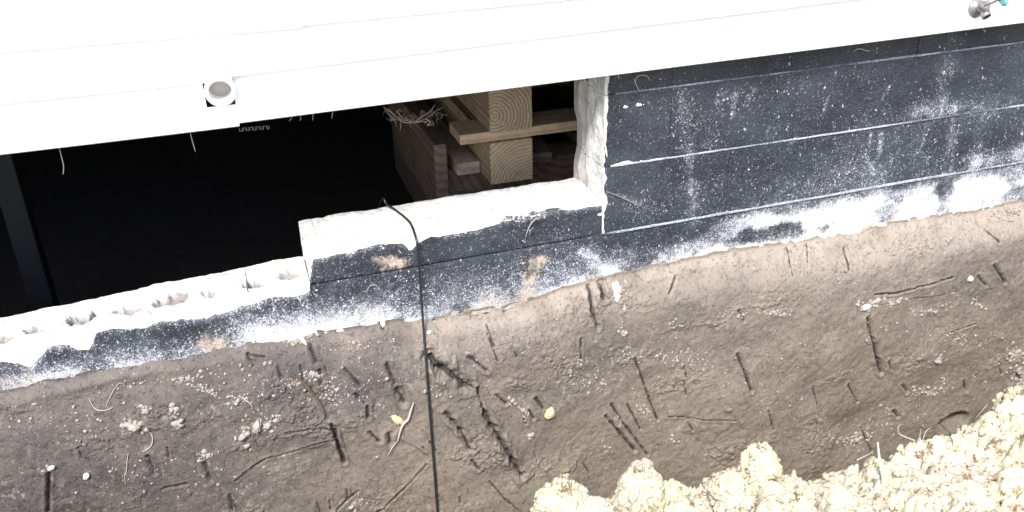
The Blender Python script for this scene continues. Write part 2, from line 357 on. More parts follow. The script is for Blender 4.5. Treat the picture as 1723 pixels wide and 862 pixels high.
# ------------------------------------------------------------------ one concrete block with worn faces
PITS = [(at(px, py, 2.255)[0], r) for px, py, r in [(2,560,.030),(65,550,.026),(140,535,.040),(215,515,.030),(292,495,.042),(358,485,.030),(430,467,.032),(490,460,.030)]]
def top_dip(x, y, broken, want=False):
    z = -.004*fbm(x*60, y*60, o=4, s=51)-.012*(fbm(x*14, y*14, o=5, s=52)-.35)
    mask = np.zeros(np.broadcast(x, y).shape)
    if broken:
        yc = 2.250
        for i, (px_, r) in enumerate(PITS):
            rr = np.hypot((x-px_)/(r*1.05), (y-yc-.004*((i*7) % 5-2))/(r*.95))+1.15*(fbm(x*34, y*34, o=5, s=60+i, g=.6)-.5)
            m = sm(1.08, .92, rr); mask = np.maximum(mask, m)
            z = z-(.020+.005*((i*3) % 4))*m*(.55+.9*fbm(x*55, y*55, o=3, s=80))
        mask = mask*sm(.30, .55, fbm(x*26, y*26, o=3, s=83)+.12)
        z += .016*sm(.5, .75, fbm(x*22, y*22, o=4, s=77))*sm(2.22, 2.19, y)
        z -= .006*sm(2.32, 2.35, y)*fbm(x*30, y*30, o=3, s=71)
    return (z, mask) if want else z
def block(x0, x1, zb, zt, kind, parent, res=.006, raw_left=False):
    g = .0004 if kind in ('left', 'half') else .0005; xa, xb = x0+(0 if raw_left else g), x1-g
    Vv = []; Ff = []; RW = []; SL = []; off = 0
    broken = kind == 'left'; cut = kind in ('left', 'half')
    jit = random.uniform(-.0015, .0015)
    def add(P, f, raw, soil=None):
        nonlocal off
        Vv.append(P.reshape(-1, 3)); Ff.append(f+off); RW.append(np.broadcast_to(raw, P.shape[:-1]).ravel())
        SL.append(np.zeros(RW[-1].shape) if soil is None else soil.ravel()); off += P.shape[0]*P.shape[1]
    nx = max(3, int((xb-xa)/res)); xs = np.linspace(xa, xb, nx)
    def front(x, z):
        y = D+jit+.0016*(fbm(x*25, z*25, o=3, s=3)-.5)*2+0*x
        e = np.minimum(np.minimum(x-xa if not raw_left else 1, xb-x), np.minimum(zt(x)-z if not cut else 1, z-zb(x))); y = y+(.0011 if not cut else .0009)*sm(.004, 0, e)
        if cut:
            c = chipline(x)+.006*(fbm(x*60, z*60, o=3, s=9)-.5)
            y = y+sm(0, .03, z-c)*(.004 if kind == 'half' else .006)+np.clip(z-c, 0, 1)*(.55 if kind == 'left' else .35)+.008*sm(0, .01, z-c)*(fbm(x*50, z*70, o=4, s=10)-.3)
        return y
    nz = max(3, int(abs(float(zt(x0)-zb(x0)))/res)); ts = np.linspace(0, 1, nz)
    X, T = np.meshgrid(xs, ts, indexing='ij')
    ztx = zt(X) if not cut else zt(X)+top_dip(X, X*0+2.17, broken)
    Z = zb(X)*(1-T)+ztx*T; Y = front(X, Z)
    raw = sm(-.006, .006, Z-chipline(X)) if cut else (sm(.018, .0, X-x0+.028*(fbm(Z*25, Z*0, o=4, s=4)-.5)) if raw_left else 0.)
    if cut and kind == 'half':   # blue-grey paint left on the front of the sill
        a = at(905, 365); q = np.exp(-((X-a[0])/.13)**4)*np.exp(-((Z-chipline(X)-.010)/.012)**2); raw = raw-.62*q*(.5+fbm(X*30, Z*50, o=3, s=61))
    add(np.stack([X, Y, Z], -1), gridf(nx, nz), raw)
    Yf = Y[:, -1]; zf = Z[:, -1]
    if cut:                      # top surface from the front edge to the back edge
        ny = int(.2/res); s_ = np.linspace(0, 1, ny)
        X2, S2 = np.meshgrid(xs, s_, indexing='ij'); Y2 = Yf[:, None]*(1-S2)+BACK*S2
        dip, pm = top_dip(X2, Y2, broken, True); Z2 = zt(X2)+dip; Z2[:, 0] = zf
        base = zt(X2)-.012*.15
        add(np.stack([X2, Y2, Z2], -1), gridf(nx, ny), 1., pm*.9+.30*sm(.62, .75, fbm(X2*40, Y2*40, o=4, s=90)))
        zb_ = Z2[:, -1]
    else:
        P = np.stack([np.stack([xs, Yf, zf], -1), np.stack([xs, xs*0+BACK, zf], -1)], 1); add(P, gridf(nx, 2), 0.); zb_ = zf
    # back, left and right
    P = np.stack([np.stack([xs, xs*0+BACK, zb_], -1), np.stack([xs, xs*0+BACK, zb(xs)], -1)], 1); add(P, gridf(nx, 2), 1.)
    for side, xe in ((0, xa), (1, xb)):
        rr = side == 0 and (raw_left or (kind == 'half' and x0 < .2))
        ny = int(.2/res) if rr else 2; nz2 = nz
        S3, T3 = np.meshgrid(np.linspace(0, 1, ny), ts, indexing='ij')
        yf = Y[0 if side == 0 else -1]; zz = Z[0 if side == 0 else -1]
        Yt = yf[None, :]*(1-S3)+BACK*S3
        top_end = zf[0 if side == 0 else -1]*(1-S3)+zb_[0 if side == 0 else -1]*S3
        if cut: top_end = (Z2[0 if side == 0 else -1][np.clip((S3*(int(.2/res)-1)).round().astype(int), 0, int(.2/res)-1)])
        bot = zb(xe)+0*S3; Zt = bot*(1-T3)+top_end*T3
        Xt = xe+0*S3
        if rr:
            amp = np.sin(np.pi*np.clip(S3, 0, 1))
            Xt = Xt+(.020*(fbm(Yt*18, Zt*14, o=5, s=20)-.5)+.006*(fbm(Yt*70, Zt*70, o=3, s=21)-.5))*np.clip(amp*2, .0, 1)
            if raw_left: # a core of the block laid open near the inner face
                q = sm(2.278, 2.288, Yt)*sm(2.318, 2.308, Yt); Xt = Xt+.022*q-.010*sm(2.31, 2.325, Yt)*sm(.35, .55, fbm(Zt*7, Zt*0, o=3, s=22))
        soil = .55*sm(2.29, 2.31, Yt) if raw_left else None
        add(np.stack([Xt, Yt, Zt], -1), gridf(ny, nz2, flip=side == 0), 1. if (rr or cut) else 0., soil)
    Vv = np.concatenate(Vv)
    wh = white_field(Vv[:, 0], Vv[:, 2])
    if cut: wh = wh+.34*np.exp(-((Vv[:, 2]-chipline(Vv[:, 0]))/.012)**2)*sm(.3, .6, fbm(Vv[:, 0]*12, Vv[:, 2]*12, o=3, s=47)+.08)
    dr = dirt_field(Vv[:, 0], Vv[:, 2])
    me = mesh('concrete_block', Vv, np.concatenate(Ff), False, dict(raw=np.concatenate(RW), white=wh, dirt=dr, soil=np.concatenate(SL)))
    return place(link('concrete_block', me, M_BLOCK), parent)

wall = empty('foundation_wall', (1.0, D, -2.5), 'black coated concrete block foundation wall, cut away at the left under the siding', 'wall')
J = .393
def course(first, last, offset, zb, zt, kind='full', xcut=None, res=.006):
    k = math.floor((first-offset)/J); x = offset+k*J
    while x < last-1e-6:
        a, b = max(x, first), min(x+J, last)
        if b-a > .02: block(a, b, zb, zt, kind, wall, res, raw_left=(xcut is not None and abs(a-xcut) < 1e-6))
        x += J
XR = .920
course(XR, 4.2, 1.117, lambda x: line1(x)+.0008, lambda x: lineT(x), xcut=XR)
course(XR, 4.2, 1.117, lambda x: line2(x)+.0008, lambda x: line1(x)-.0008, xcut=XR, res=.005)
course(XR, 4.2, .92, lambda x: line3(x)+.0008, lambda x: line2(x)-.0008, xcut=XR, res=.005)
sill = lambda x: -.990+.012*(x-.9)-.004
course(.098, XR-.002, .527, lambda x: line3(x)+.0035, sill, 'half', res=.004)
lefttop = lambda x: line3(x)+.002
course(-1.3, .098, 1.117-4*J, lambda x: line4(x)+.0008, lefttop, 'left', res=.0030)
course(-3.2, -1.3, 1.117-4*J, lambda x: line4(x)+.0008, lambda x: line3(x), res=.02)
course(.098, 4.2, 1.117, lambda x: line4(x)+.0008, lambda x: line3(x)-.0015, res=.005)
course(-3.2, 4.2, .92, lambda x: line5(x)+.0008, lambda x: line4(x)-.0008, res=.03)
# mortar beds: slightly proud, dusty ridges on the right, recessed dark on the left
def bed(name, zf, x0, x1, proud, hw, wfun):
    xs = np.arange(x0, x1, .004); prof = np.linspace(-1, 1, 7)
    X, Pp = np.meshgrid(xs, prof, indexing='ij')
    Z = zf(X)+Pp*hw*(.75+.5*fbm(X*12, Pp*2, o=4, s=15)); pr = proud(X)
    Y = D+.004-(pr+.0035*(fbm(X*50, Pp*3, o=4, s=16)-.4))*(1-Pp**2)+.004*np.abs(Pp)**3
    me = mesh(name, np.stack([X, Y, Z], -1).reshape(-1, 3), gridf(len(xs), 7), True, dict(white=wfun(X).ravel()))
    # body of the bed behind its face
    o = place(link(name, me, M_JOINT), wall); return o
bed('mortar_bed', line1, XR+.03, 4.2, lambda x: .007, .0055, lambda x: .12+.3*(fbm(x*5, x*0, o=3, s=1)-.4))
bed('mortar_bed', line2, XR+.02, 4.2, lambda x: .007, .0060, lambda x: .20+.4*(fbm(x*5, x*0, o=3, s=2)-.5))
bed('mortar_bed', line3, .125, 4.2, lambda x: -.004+.012*sm(.80, 1.0, x), .0065, lambda x: -.5+.72*sm(.8, 1.0, x))
bed('mortar_bed', line4, -3.2, 4.2, lambda x: .002, .006, lambda x: 0*x)
mr = MB()
for zf in (line1, line2): mr.box((XR+.001, D+.012, float(zf(XR))-.0052), (XR+.05, BACK-.0008, float(zf(XR))+.0052))
mr.build('mortar_bed', bpy.data.materials.get('white_mortar') or plain('white_mortar', (.78, .77, .75), .9, .12, 70, bump=.003), wall)
# the core of the wall behind the faces (closes the joints)
MB().box((XR+.02, D+.012, -1.10), (4.2, BACK-.01, -.50)).box((.125, D+.012, -1.55), (4.2, BACK-.01, -1.10)).box((-3.2, D+.02, -1.55), (.125, BACK-.01, -1.19)).build('mortar_core', M_INNER, wall)
# white mortar daubs beside the opening
def daub(px0, py0, px1, py1, r, seed):
    a, b = Vector(at(px0, py0, D-.001)), Vector(at(px1, py1, D-.001)); n = 26; m = 9; V_ = []
    for i in range(n):
        t = i/(n-1); p = a.lerp(b, t); e = math.sin(math.pi*min(max(t, .02), .98))**.35
        rr = r*e*(.6+.8*float(noise(np.array([t*7.]), np.array([seed*3.1]), s=seed)[0]))
        for k in range(m):
            q = math.pi*k/(m-1); V_.append((p.x, D+.002-.55*rr*math.sin(q), p.z-rr*math.cos(q)+.003*float(noise(np.array([t*16.]), np.array([1.*seed]), s=4)[0])))
    me = mesh('mortar_daub', V_, gridf(n, m), True); o = place(link('mortar_daub', me, M_DAUB), wall); return o
M_DAUB = bpy.data.materials['white_mortar']
daub(1022, 279, 1084, 270, .0075, 1); daub(1032, 183, 1060, 180, .005, 2); daub(1068, 178, 1086, 177, .006, 3); daub(1000, 365, 1016, 361, .004, 4)
daub(1019, 190, 1021, 250, .007, 6); daub(1017, 240, 1023, 270, .009, 7); daub(1021, 140, 1020, 182, .004, 8)

# ------------------------------------------------------------------ clay plastered over the lower wall
def thick(x, z, zt):
    d = zt-z
    t = .020*sm(-.0008, .030, d)+.018*sm(.02, .11, d)+.10*np.clip(d, 0, 3)
    t += .028*sm(.0, .05, d)*np.exp(-((x-.52)/.26)**2)
    t += .022*sm(.02, .09, d)*sm(1.0, 1.6, x)
    return t
def msurf(px, py):
    Y = D-.05
    for _ in range(6):
        p = at(px, py, Y); x = np.array([p[0]]); Y = D-float(thick(x, np.array([p[2]]), mudtop(x))[0])
    return at(px, py, Y)
GOUGE = [ # width m, depth m, pts
 (.017,.022,[(726,606),(748,628),(784,653)]),(.006,.012,[(728,606),(735,625)]),(.006,.010,[(791,605),(821,627)]),(.0045,.014,[(805,655),(812,685),(817,700)]),(.0100,.018,[(817,700),(828,720),(845,745),(862,775),(877,798)]),
 (.008,.014,[(753,700),(765,714),(777,728),(791,758)]),(.006,.010,[(795,777),(805,789)]),(.004,.006,[(824,812),(850,840),(878,862)]),(.007,.012,[(653,618),(665,648)]),(.009,.014,[(669,658),(679,679)]),
 (.005,.008,[(581,623),(606,651)]),(.005,.010,[(598,665),(619,686),(620,704)]),(.005,.010,[(562,714),(569,745),(578,775)]),(.006,.010,[(623,728),(637,742)]),(.008,.012,[(655,732),(656,746)]),(.006,.008,[(776,659),(796,655)]),
 (.0032,.006,[(718,781),(680,820),(634,862)]),(.0035,.006,[(602,823),(567,854)]),(.0042,.010,[(1029,681),(1050,714),(1089,765)]),(.0055,.012,[(1019,700),(1040,725),(1068,758)]),(.0042,.010,[(1068,602),(1078,627),(1092,670),(1106,706)]),
 (.0035,.008,[(1056,681),(1078,723)]),(.004,.010,[(977,570),(977,606)]),(.003,.005,[(821,563),(838,609)]),(.003,.006,[(861,585),(870,600)]),(.006,.012,[(901,670),(912,685)]),(.006,.008,[(837,669),(852,681)]),
 (.0055,.012,[(557,711),(568,745),(580,777)]),(.0035,.007,[(417,597),(445,602)]),(.006,.010,[(417,597),(426,617)]),(.006,.010,[(522,581),(532,612)]),(.004,.008,[(467,616),(474,637)]),(.006,.010,[(539,627),(541,648)]),
 (.006,.010,[(249,774),(259,802)]),(.006,.012,[(345,784),(355,810)]),(.005,.012,[(82,800),(81,862)]),(.004,.006,[(273,830),(315,819)]),(.005,.006,[(387,833),(391,858)]),
 (.007,.016,[(1008,474),(1019,508)]),(.0045,.007,[(1138,466),(1126,495)]),(.003,.006,[(1325,419),(1331,466)]),(.0045,.008,[(1420,419),(1426,453)]),(.003,.006,[(1357,411),(1357,440)]),(.004,.008,[(1243,522),(1252,541)]),
 (.0050,.012,[(1242,597),(1252,625),(1262,655)]),(.0070,.014,[(1457,533),(1466,570),(1476,605),(1484,628)]),(.004,.007,[(1470,495),(1537,487),(1604,466)]),(.0055,.012,[(1671,445),(1688,474)]),(.0055,.010,[(1646,466),(1659,480)]),
 (.0045,.008,[(1655,386),(1680,407)]),(.0042,.009,[(1426,646),(1443,677)]),(.006,.010,[(1520,649),(1529,661)]),(.006,.010,[(1508,696),(1515,705)]),(.006,.010,[(1628,646),(1633,663)]),(.0045,.009,[(1454,726),(1471,764)]),
 (.004,.008,[(1158,712),(1165,724)]),(.0042,.009,[(1683,613),(1689,632)]),(.0070,.014,[(991,485),(998,523),(1007,552)]),(.006,.012,[(1010,474),(1017,505)]),(.005,.010,[(850,528),(883,505)]),(.0065,.010,[(801,537),(829,533)]),
 (.0035,.006,[(820,550),(833,585)]),(.0045,.010,[(645,500),(646,555)]),(.003,.006,[(480,728),(520,720),(557,719)]),(.003,.006,[(560,739),(501,756),(448,774),(396,809)]),(.0015,.002,[(1123,700),(1180,705),(1235,705)]),
 (.005,.009,[(890,690),(897,702)]),(.004,.007,[(1496,608),(1500,622)]),(.003,.005,[(1595,560),(1640,545)]),(.004,.006,[(1368,650),(1375,680)]),(.005,.006,[(1290,690),(1300,720)])]
rg = random.Random(3)
for _ in range(26):
    x_, y_ = rg.uniform(30, 1700), rg.uniform(600, 850); a = rg.uniform(.9, 1.5); L = rg.uniform(8, 26)
    if y_ > 780 and x_ > 880: continue
    GOUGE.append((rg.uniform(.002, .0035), .005, [(x_, y_), (x_+L*math.cos(a), y_+L*math.sin(a))]))
x_in = np.arange(-.80, 2.75, .0028); xs = np.concatenate([np.linspace(-3.2, -.80, 70)[:-1], x_in, np.linspace(2.75, 4.4, 50)[1:]])
z_in = np.arange(0, .86, .0028); ds = np.concatenate([[-.03, -.02, -.012], z_in-.008, np.linspace(.86, 1.5, 40)])
Xm, Dm = np.meshgrid(xs, ds, indexing='ij'); ZT = mudtop(Xm); Zm = ZT-Dm
def mudnoise(x, z, d):
    wx = x+.02*(fbm(x*6, z*6, o=3, s=100)-.5); wz = z+.02*(fbm(x*6, z*6, o=3, s=101)-.5)
    n = .050*(fbm(wx*2.6, wz*2.6, o=3, s=102)-.5)
    n += .013*(fbm(wx*8+wz*4, wz*13-wx*3, o=4, s=103, g=.42)-.5)
    rid = 1-np.abs(2*fbm(wx*22-wz*8, wz*38, o=4, s=104)-1)
    patch = .7*sm(.56, .72, fbm(x*6, z*10, o=4, s=105))
    k1, k2, kc = worley(wx*85, wz*100, s=150); j1, j2, jc = worley(wx*42, wz*50, s=155)
    n += patch*(.0060*kc*sm(.0, .5, k2-k1)+.0050*jc**2*sm(0, .5, j2-j1))
    n += .016*(fbm((wx*.88+wz*.47)*13, (wz*.88-wx*.47)*2.2, o=4, s=165)-.5)*sm(.06, .2, d)
    n += .004*(fbm((wx*.86+wz*.5)*60, (wz*.86-wx*.5)*7, o=4, s=160)-.5)*sm(.4, .6, fbm(x*3+9, z*4, o=3, s=161))
    n += .0032*(fbm(wx*70, wz*80, o=3, s=106)-.5)*(.35+patch)
    n += .006*np.clip(fbm(wx*110, wz*130, o=2, s=107)-.62, 0, 1)*6*patch
    return n
T = thick(Xm, Zm, ZT)+mudnoise(Xm, Zm, Dm)*sm(-.006, .06, Dm)+.004*(fbm(Xm*60, Zm*60, o=3, s=110)-.35)*sm(-.012, .01, Dm)
T = np.where(Dm < -.008, -.012, T)
dark = np.zeros_like(T); dx0 = Xm[:, 0]
def span(x0, x1): return slice(max(0, int(np.searchsorted(dx0, x0))), int(np.searchsorted(dx0, x1)))
for wd, dp, pts in GOUGE:
    wd = max(wd*1.0, .0032)
    P = [msurf(*p) for p in pts]
    for i in range(len(P)-1):
        a, b = P[i], P[i+1]; sx = span(min(a[0], b[0])-.04, max(a[0], b[0])+.04)
        x, z = Xm[sx], Zm[sx]; q, t = seg_d(x, z, a[0], a[2], b[0], b[2])
        q = np.abs(q+wd*1.2*(fbm(x*85, z*70, o=4, s=120)-.42))
        g = np.exp(-(q/wd)**2); T[sx] -= dp*.8*g; T[sx] += dp*.30*np.exp(-((q-wd*2.0)/(wd*.9))**2)
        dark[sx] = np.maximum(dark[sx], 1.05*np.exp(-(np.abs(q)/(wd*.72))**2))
# hollow at the far right foot of the bank, its shade also painted darker, and a soil slump against the wall
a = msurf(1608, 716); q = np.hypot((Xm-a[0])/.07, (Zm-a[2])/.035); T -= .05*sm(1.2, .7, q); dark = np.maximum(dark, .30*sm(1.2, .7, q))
a = msurf(1745, 660); q = np.hypot((Xm-a[0])/.13, (Zm-a[2]+.05)/.16)+.5*(fbm(Xm*20, Zm*20, o=4, s=140)-.5); T += .11*sm(1.2, .5, q)+.03*sm(1.2, .8, q)*(fbm(Xm*50, Zm*50, o=3, s=141)-.3)
slump = sm(1.2, .9, q)
leftgrey = sm(.5, -.7, Xm)
tan = np.clip(sm(.35, .65, fbm(Xm*2.2+3, Zm*2.6, o=4, s=130))*.45+.75*sm(-.1, .35, Xm)*sm(.16, .42, Dm)+.35*sm(.5, 1.3, Xm), 0, 1)
light = np.clip(.60*np.exp(-np.clip(Dm-.03, 0, 3)/.045)*sm(-.02, .01, Dm)*(.15+.85*sm(.2, .6, Xm))*sm(.25, .55, fbm(Xm*7, Zm*9, o=4, s=131)+.1)+.30*np.exp(-((Dm-.1)/.07)**2)*sm(1.3, 1.8, Xm)+.45*slump, 0, .9)
pale = np.zeros_like(T)
for px, py, r, s_ in [(1040,500,.020,.7),(1035,480,.014,.6),(1052,520,.010,.6),(1045,545,.012,.5),(1455,518,.018,.5),(1632,470,.016,.8),(1622,485,.010,.6),(500,572,.020,.4),(1300,455,.03,.25),(1410,465,.03,.3),(1660,380,.06,.3),(870,560,.008,.5),(600,660,.02,.3),(1570,405,.05,.3),(1050,470,.02,.5)]:
    a = msurf(px, py); pale += s_*np.exp(-(((Xm-a[0])/r)**2+((Zm-a[2])/(r*1.3))**2))
Ym = D-T
me = mesh('clay_slope', np.stack([Xm, Ym, Zm], -1).reshape(-1, 3), gridf(len(xs), len(ds), flip=True), True, dict(tan=tan, light=light, dark=dark, pale=pale, grey=leftgrey))
tag(link('clay_slope', me, M_MUD), kind='structure')
def on_mud(px, py):
    p = msurf(px, py)
    for _ in range(3):
        i = min(max(int(np.searchsorted(dx0, p[0])), 0), len(xs)-1); j = min(max(int(np.searchsorted(Dm[i], ZT[i, 0]-p[2])), 0), len(ds)-1)
        p = at(px, py, float(Ym[i, j]))
    return Vector(p)
# ------------------------------------------------------------------ trench floor and the near ground with its spoil bank
zfl = -2.42
v = [(-14, 1.2, zfl), (14, 1.2, zfl), (14, 2.4, zfl), (-14, 2.4, zfl)]
me = mesh('trench_floor', v, [(0, 1, 2, 3)], attrs=dict(tan=[.5]*4, light=[0]*4, dark=[0]*4, pale=[0]*4, grey=[0]*4)); tag(link('trench_floor', me, M_MUD), kind='structure')
RID = [(600,1010),(760,960),(860,900),(900,862),(930,815),(1000,830),(1035,815),(1090,805),(1180,822),(1230,790),(1275,765),(1330,790),(1395,815),(1450,790),(1500,765),(1560,752),(1620,735),(1660,705),(1700,680),(1723,660),(1850,560)]
RX = np.array([at(a, b, 1.31)[0] for a, b in RID]); RZ = np.array([at(a, b, 1.31)[2] for a, b in RID])-.02
def bank(x, y):
    rz = np.interp(x, RX, RZ); rz = np.where(x > RX[-1], RZ[-1]-.05*(x-RX[-1]), rz); rz = np.where(x < RX[0], -1.36, np.maximum(rz, -1.36))
    e = 1.33+.05*(fbm(x*3, x*0, o=3, s=200)-.5)
    z = -1.36+(rz+1.36)*np.exp(-(np.clip(1.30-y, 0, 9)/.75)**2)
    z = z-np.clip(y-e, 0, 9)*2.4-.5*np.clip(y-e, 0, .05)
    wx = x+.06*fbm(x*9, y*9, o=3, s=201); wy = y+.06*fbm(x*9, y*9, o=3, s=202)
    near = sm(6, 2, np.hypot(x, y))
    a1, a2, ac = worley(wx*11, wy*11, s=210); b1, b2, bc = worley(wx*30, wy*30, s=214); e1, e2, ec = worley(wx*105, wy*105, s=218)
    z = z+near*(.044*(ac-.5)*sm(0, .5, a2-a1)-.022*sm(.10, 0, a2-a1)+.014*(bc-.5)*sm(0, .5, b2-b1)*sm(.4, .6, fbm(x*9, y*9, o=3, s=222))+.003*(ec-.5)*sm(0, .4, e2-e1))
    z = z+near*(.050*(fbm(wx*6, wy*6, o=4, s=203)-.5)+.012*np.abs(fbm(wx*15, wy*15, o=3, s=204)-.5)+.010*(fbm(wx*48, wy*48, o=4, s=205)-.5))
    z = z-near*.034*sm(.56, .64, fbm(wx*22, wy*22, o=4, s=206))-near*.016*sm(.58, .66, fbm(wx*60, wy*60, o=3, s=207))
    return z
xb = np.concatenate([np.linspace(-30, .2, 60)[:-1], np.arange(.2, 2.3, .0042), np.linspace(2.3, 30, 50)[1:]])
yb = np.concatenate([np.linspace(-40, .85, 50)[:-1], np.arange(.85, 1.42, .0042), np.linspace(1.42, 1.80, 30)[1:]])
X, Y = np.meshgrid(xb, yb, indexing='ij')
me = mesh('spoil_bank', np.stack([X, Y, bank(X, Y)], -1).reshape(-1, 3), gridf(len(xb), len(yb)), False)
tag(link('spoil_bank', me, M_CLOD), kind='structure')
# ------------------------------------------------------------------ rocks and clods
import bmesh
def ico(sub):
    bm = bmesh.new(); bmesh.ops.create_icosphere(bm, subdivisions=sub, radius=1); bm.verts.ensure_lookup_table()
    v = np.array([p.co[:] for p in bm.verts]); f = np.array([[q.index for q in p.verts] for p in bm.faces]); bm.free(); return v, f
I1, I5, I3 = ico(1), ico(6), ico(4)
def lump(name, c, r, mat, seed, base=I5, rough=.5, parent=None, smooth=False):
    v, f = base; s = seed*13.7
    w1, w2, wc = worley(v[:, 0]*1.9+s+.5*fbm(v[:, 0]*5, v[:, 1]*5, v[:, 2]*5, o=2, s=2), v[:, 1]*1.9, v[:, 2]*1.9, s=seed)
    u1, u2, uc = worley(v[:, 0]*5.5+s, v[:, 1]*5.5+.4*fbm(v[:, 0]*9, v[:, 1]*9, v[:, 2]*9, o=2, s=3), v[:, 2]*5.5, s=seed+2)
    n = rough*(.46*(wc-.5)*sm(0, .35, w2-w1)-.10*sm(.12, 0, w2-w1)+.07*(uc-.5)*sm(0, .3, u2-u1))
    n += rough*.75*(fbm(v[:, 0]*1.3+s, v[:, 1]*1.3, v[:, 2]*1.3, o=3, s=seed)-.5)*1.2+rough*.20*(np.abs(fbm(v[:, 0]*4+s, v[:, 1]*4, v[:, 2]*4, o=4, s=seed+3)-.5)*2-.3)
    n += rough*.09*(fbm(v[:, 0]*14+s, v[:, 1]*14, v[:, 2]*14, o=4, s=seed+7)-.5)
    n -= rough*.26*sm(.56, .62, fbm(v[:, 0]*6+s, v[:, 1]*6, v[:, 2]*6, o=4, s=seed+9))+rough*.14*sm(.57, .62, fbm(v[:, 0]*15+s, v[:, 1]*15, v[:, 2]*15, o=3, s=seed+11))*sm(.45, .58, fbm(v[:, 0]*2+s, v[:, 1]*2, v[:, 2]*2, o=3, s=seed+12)-.12*v[:, 2])
    P = v*(1+n)[:, None]; P[:, :2] *= (1-.34*np.clip(P[:, 2:], 0, 1))*(1+.18*np.clip(-P[:, 2:], 0, 1)); P = P*np.array(r)[None, :]
    me = mesh(name, P, f, smooth); o = link(name, me, mat); o.location = c
    return o
GC = 'clay clods heaped along the near trench edge'
CL = [ # px, py, Y, (rx,ry,rz), seed, label
 (948,852,1.27,(.070,.060,.062),1,'rounded pale clay clod at the left end of the spoil heap'),
 (995,868,1.22,(.050,.045,.035),2,'low clay clod leaning on the right flank of the leftmost rounded clod'),
 (1075,822,1.30,(.058,.05,.060),3,'rounded clay clod, second of the heap from its left end'),
 (1135,838,1.28,(.045,.04,.045),4,'smaller crumbly clod filling the dip right of the second rounded clod'),
 (1276,790,1.30,(.050,.045,.066),5,'tall peaked clay clod standing highest in the middle of the heap'),
 (1228,828,1.27,(.060,.05,.040),6,'sloping clay clod at the left foot of the tall peaked clod'),
 (1330,828,1.30,(.050,.04,.036),7,'flat clay clod stepping down at the right foot of the tall peaked clod'),
 (1480,812,1.30,(.050,.045,.045),8,'clay clod just right of the upright pale root'),
 (1560,786,1.31,(.075,.06,.050),9,'broad yellowish clay clod right of the upright root on the heap'),
 (1655,748,1.33,(.080,.06,.055),10,'wide clay clod below the dark hollow at the right of the heap'),
 (1718,690,1.36,(.060,.06,.060),11,'uppermost clay clod at the right end of the heap'),
 (1400,838,1.25,(.055,.05,.035),12,'low broken clod between the flat clod and the upright root'),
 (1160,868,1.20,(.060,.05,.035),13,'clay clod at the bottom of the heap below the second rounded clod'),
 (1620,838,1.18,(.080,.07,.03),14,'flat clay clod low at the right front of the heap'),
]
for px, py, Y, r, s, lb in CL:
    o = lump('clay_clod', at(px, py, Y), r, M_CLOD, s, rough=.62); o.rotation_euler = (0, 0, s*1.3); tag(o, lb, 'clay clod', GC)
def scatter(name, pts, mat, kind='stuff', flat=.7, parent=None, seed=0):
    v0, f0 = I1; rs = np.random.RandomState(seed); n = len(pts); nv = len(v0)
    P = np.array([p[:3] for p in pts]); Rr = np.array([p[3] for p in pts])
    vv = v0[None]*(1+.9*(rs.rand(n, nv, 1)-.5))*(Rr[:, None, None]*(.65+.7*rs.rand(n, 1, 3)))+P[:, None, :]
    ff = f0[None]+(np.arange(n)*nv)[:, None, None]
    return tag(link(name, mesh(name, vv.reshape(-1, 3), ff.reshape(-1, 3)), mat), kind=kind)
rs = np.random.RandomState(5); pts = []
for _ in range(2600):
    x = rs.uniform(.35, 2.3); y = rs.uniform(.85, 1.40); r = .0016+.008*rs.rand()**5
    pts.append((x, y, float(bank(np.array([x]), np.array([y]))[0])+r*.3, r))
scatter('clay_crumbs', pts, M_CLOD, seed=1)['label'] = 'loose clay crumbs strewn over the near spoil heap'
pts = []
CLU = [(430,722,42,14,60,-.45,.0055),(225,716,24,12,34,-.1,.0055),(246,690,12,9,16,0,.005),(292,690,12,12,22,0,.005),(298,716,9,12,18,.3,.005),(395,676,22,12,30,0,.004),(345,655,34,10,40,.3,.0035),(312,640,22,7,26,0,.004),(520,632,24,7,36,.1,.0045),
 (485,645,22,9,30,0,.004),(560,665,40,22,60,0,.003),(345,768,20,8,20,0,.0045),(975,610,40,12,50,0,.003),(1130,603,65,14,150,0,.0030),(1060,600,30,12,30,0,.003),(1490,510,38,7,50,-.1,.0055),(1453,520,10,12,14,0,.006),(1240,527,20,6,20,0,.004),(1310,527,34,5,30,0,.0045),
 (1560,525,30,6,30,0,.004),(1640,510,8,12,14,-.6,.005),(1620,570,32,12,55,0,.0040),(1576,606,14,8,22,-.4,.006),(1560,660,34,10,60,-.1,.004),(1580,640,12,12,16,0,.004),(1440,738,18,14,40,0,.005),(1085,690,12,36,50,-.5,.003),(885,700,10,10,16,0,.004),(870,678,14,9,20,0,.004),
 (893,735,8,6,8,0,.005),(1048,498,7,16,16,0,.004),(1048,560,9,10,14,0,.0045),(1132,740,9,6,10,0,.004),(1030,758,10,6,8,0,.004),(600,850,20,10,20,0,.005),(730,660,30,16,24,0,.0035),(610,580,60,10,50,-.1,.003),(500,575,26,5,30,-.3,.005),(1340,690,80,30,40,0,.0025),
 (1710,600,20,20,70,0,.005),(1715,640,16,30,90,0,.005),(1480,720,40,12,30,0,.004),(1690,360,40,14,50,-.2,.004),(1560,410,80,12,70,-.15,.0035),(1420,740,20,10,30,0,.005),(1420,470,60,20,40,0,.0025),(1120,550,60,20,40,0,.0025),(160,720,90,60,60,0,.003),(440,680,90,60,110,0,.0028),
 (600,640,90,40,110,0,.0026),(800,620,120,60,80,0,.0024),(1250,620,200,90,150,0,.0024),(1560,580,140,90,150,0,.0028),(300,800,250,50,110,0,.003),(900,560,160,30,60,0,.0022),(270,640,200,12,70,-.15,.0035),(50,690,60,40,30,0,.0035),(1000,640,60,20,60,0,.003),(1520,690,60,20,60,0,.003)]
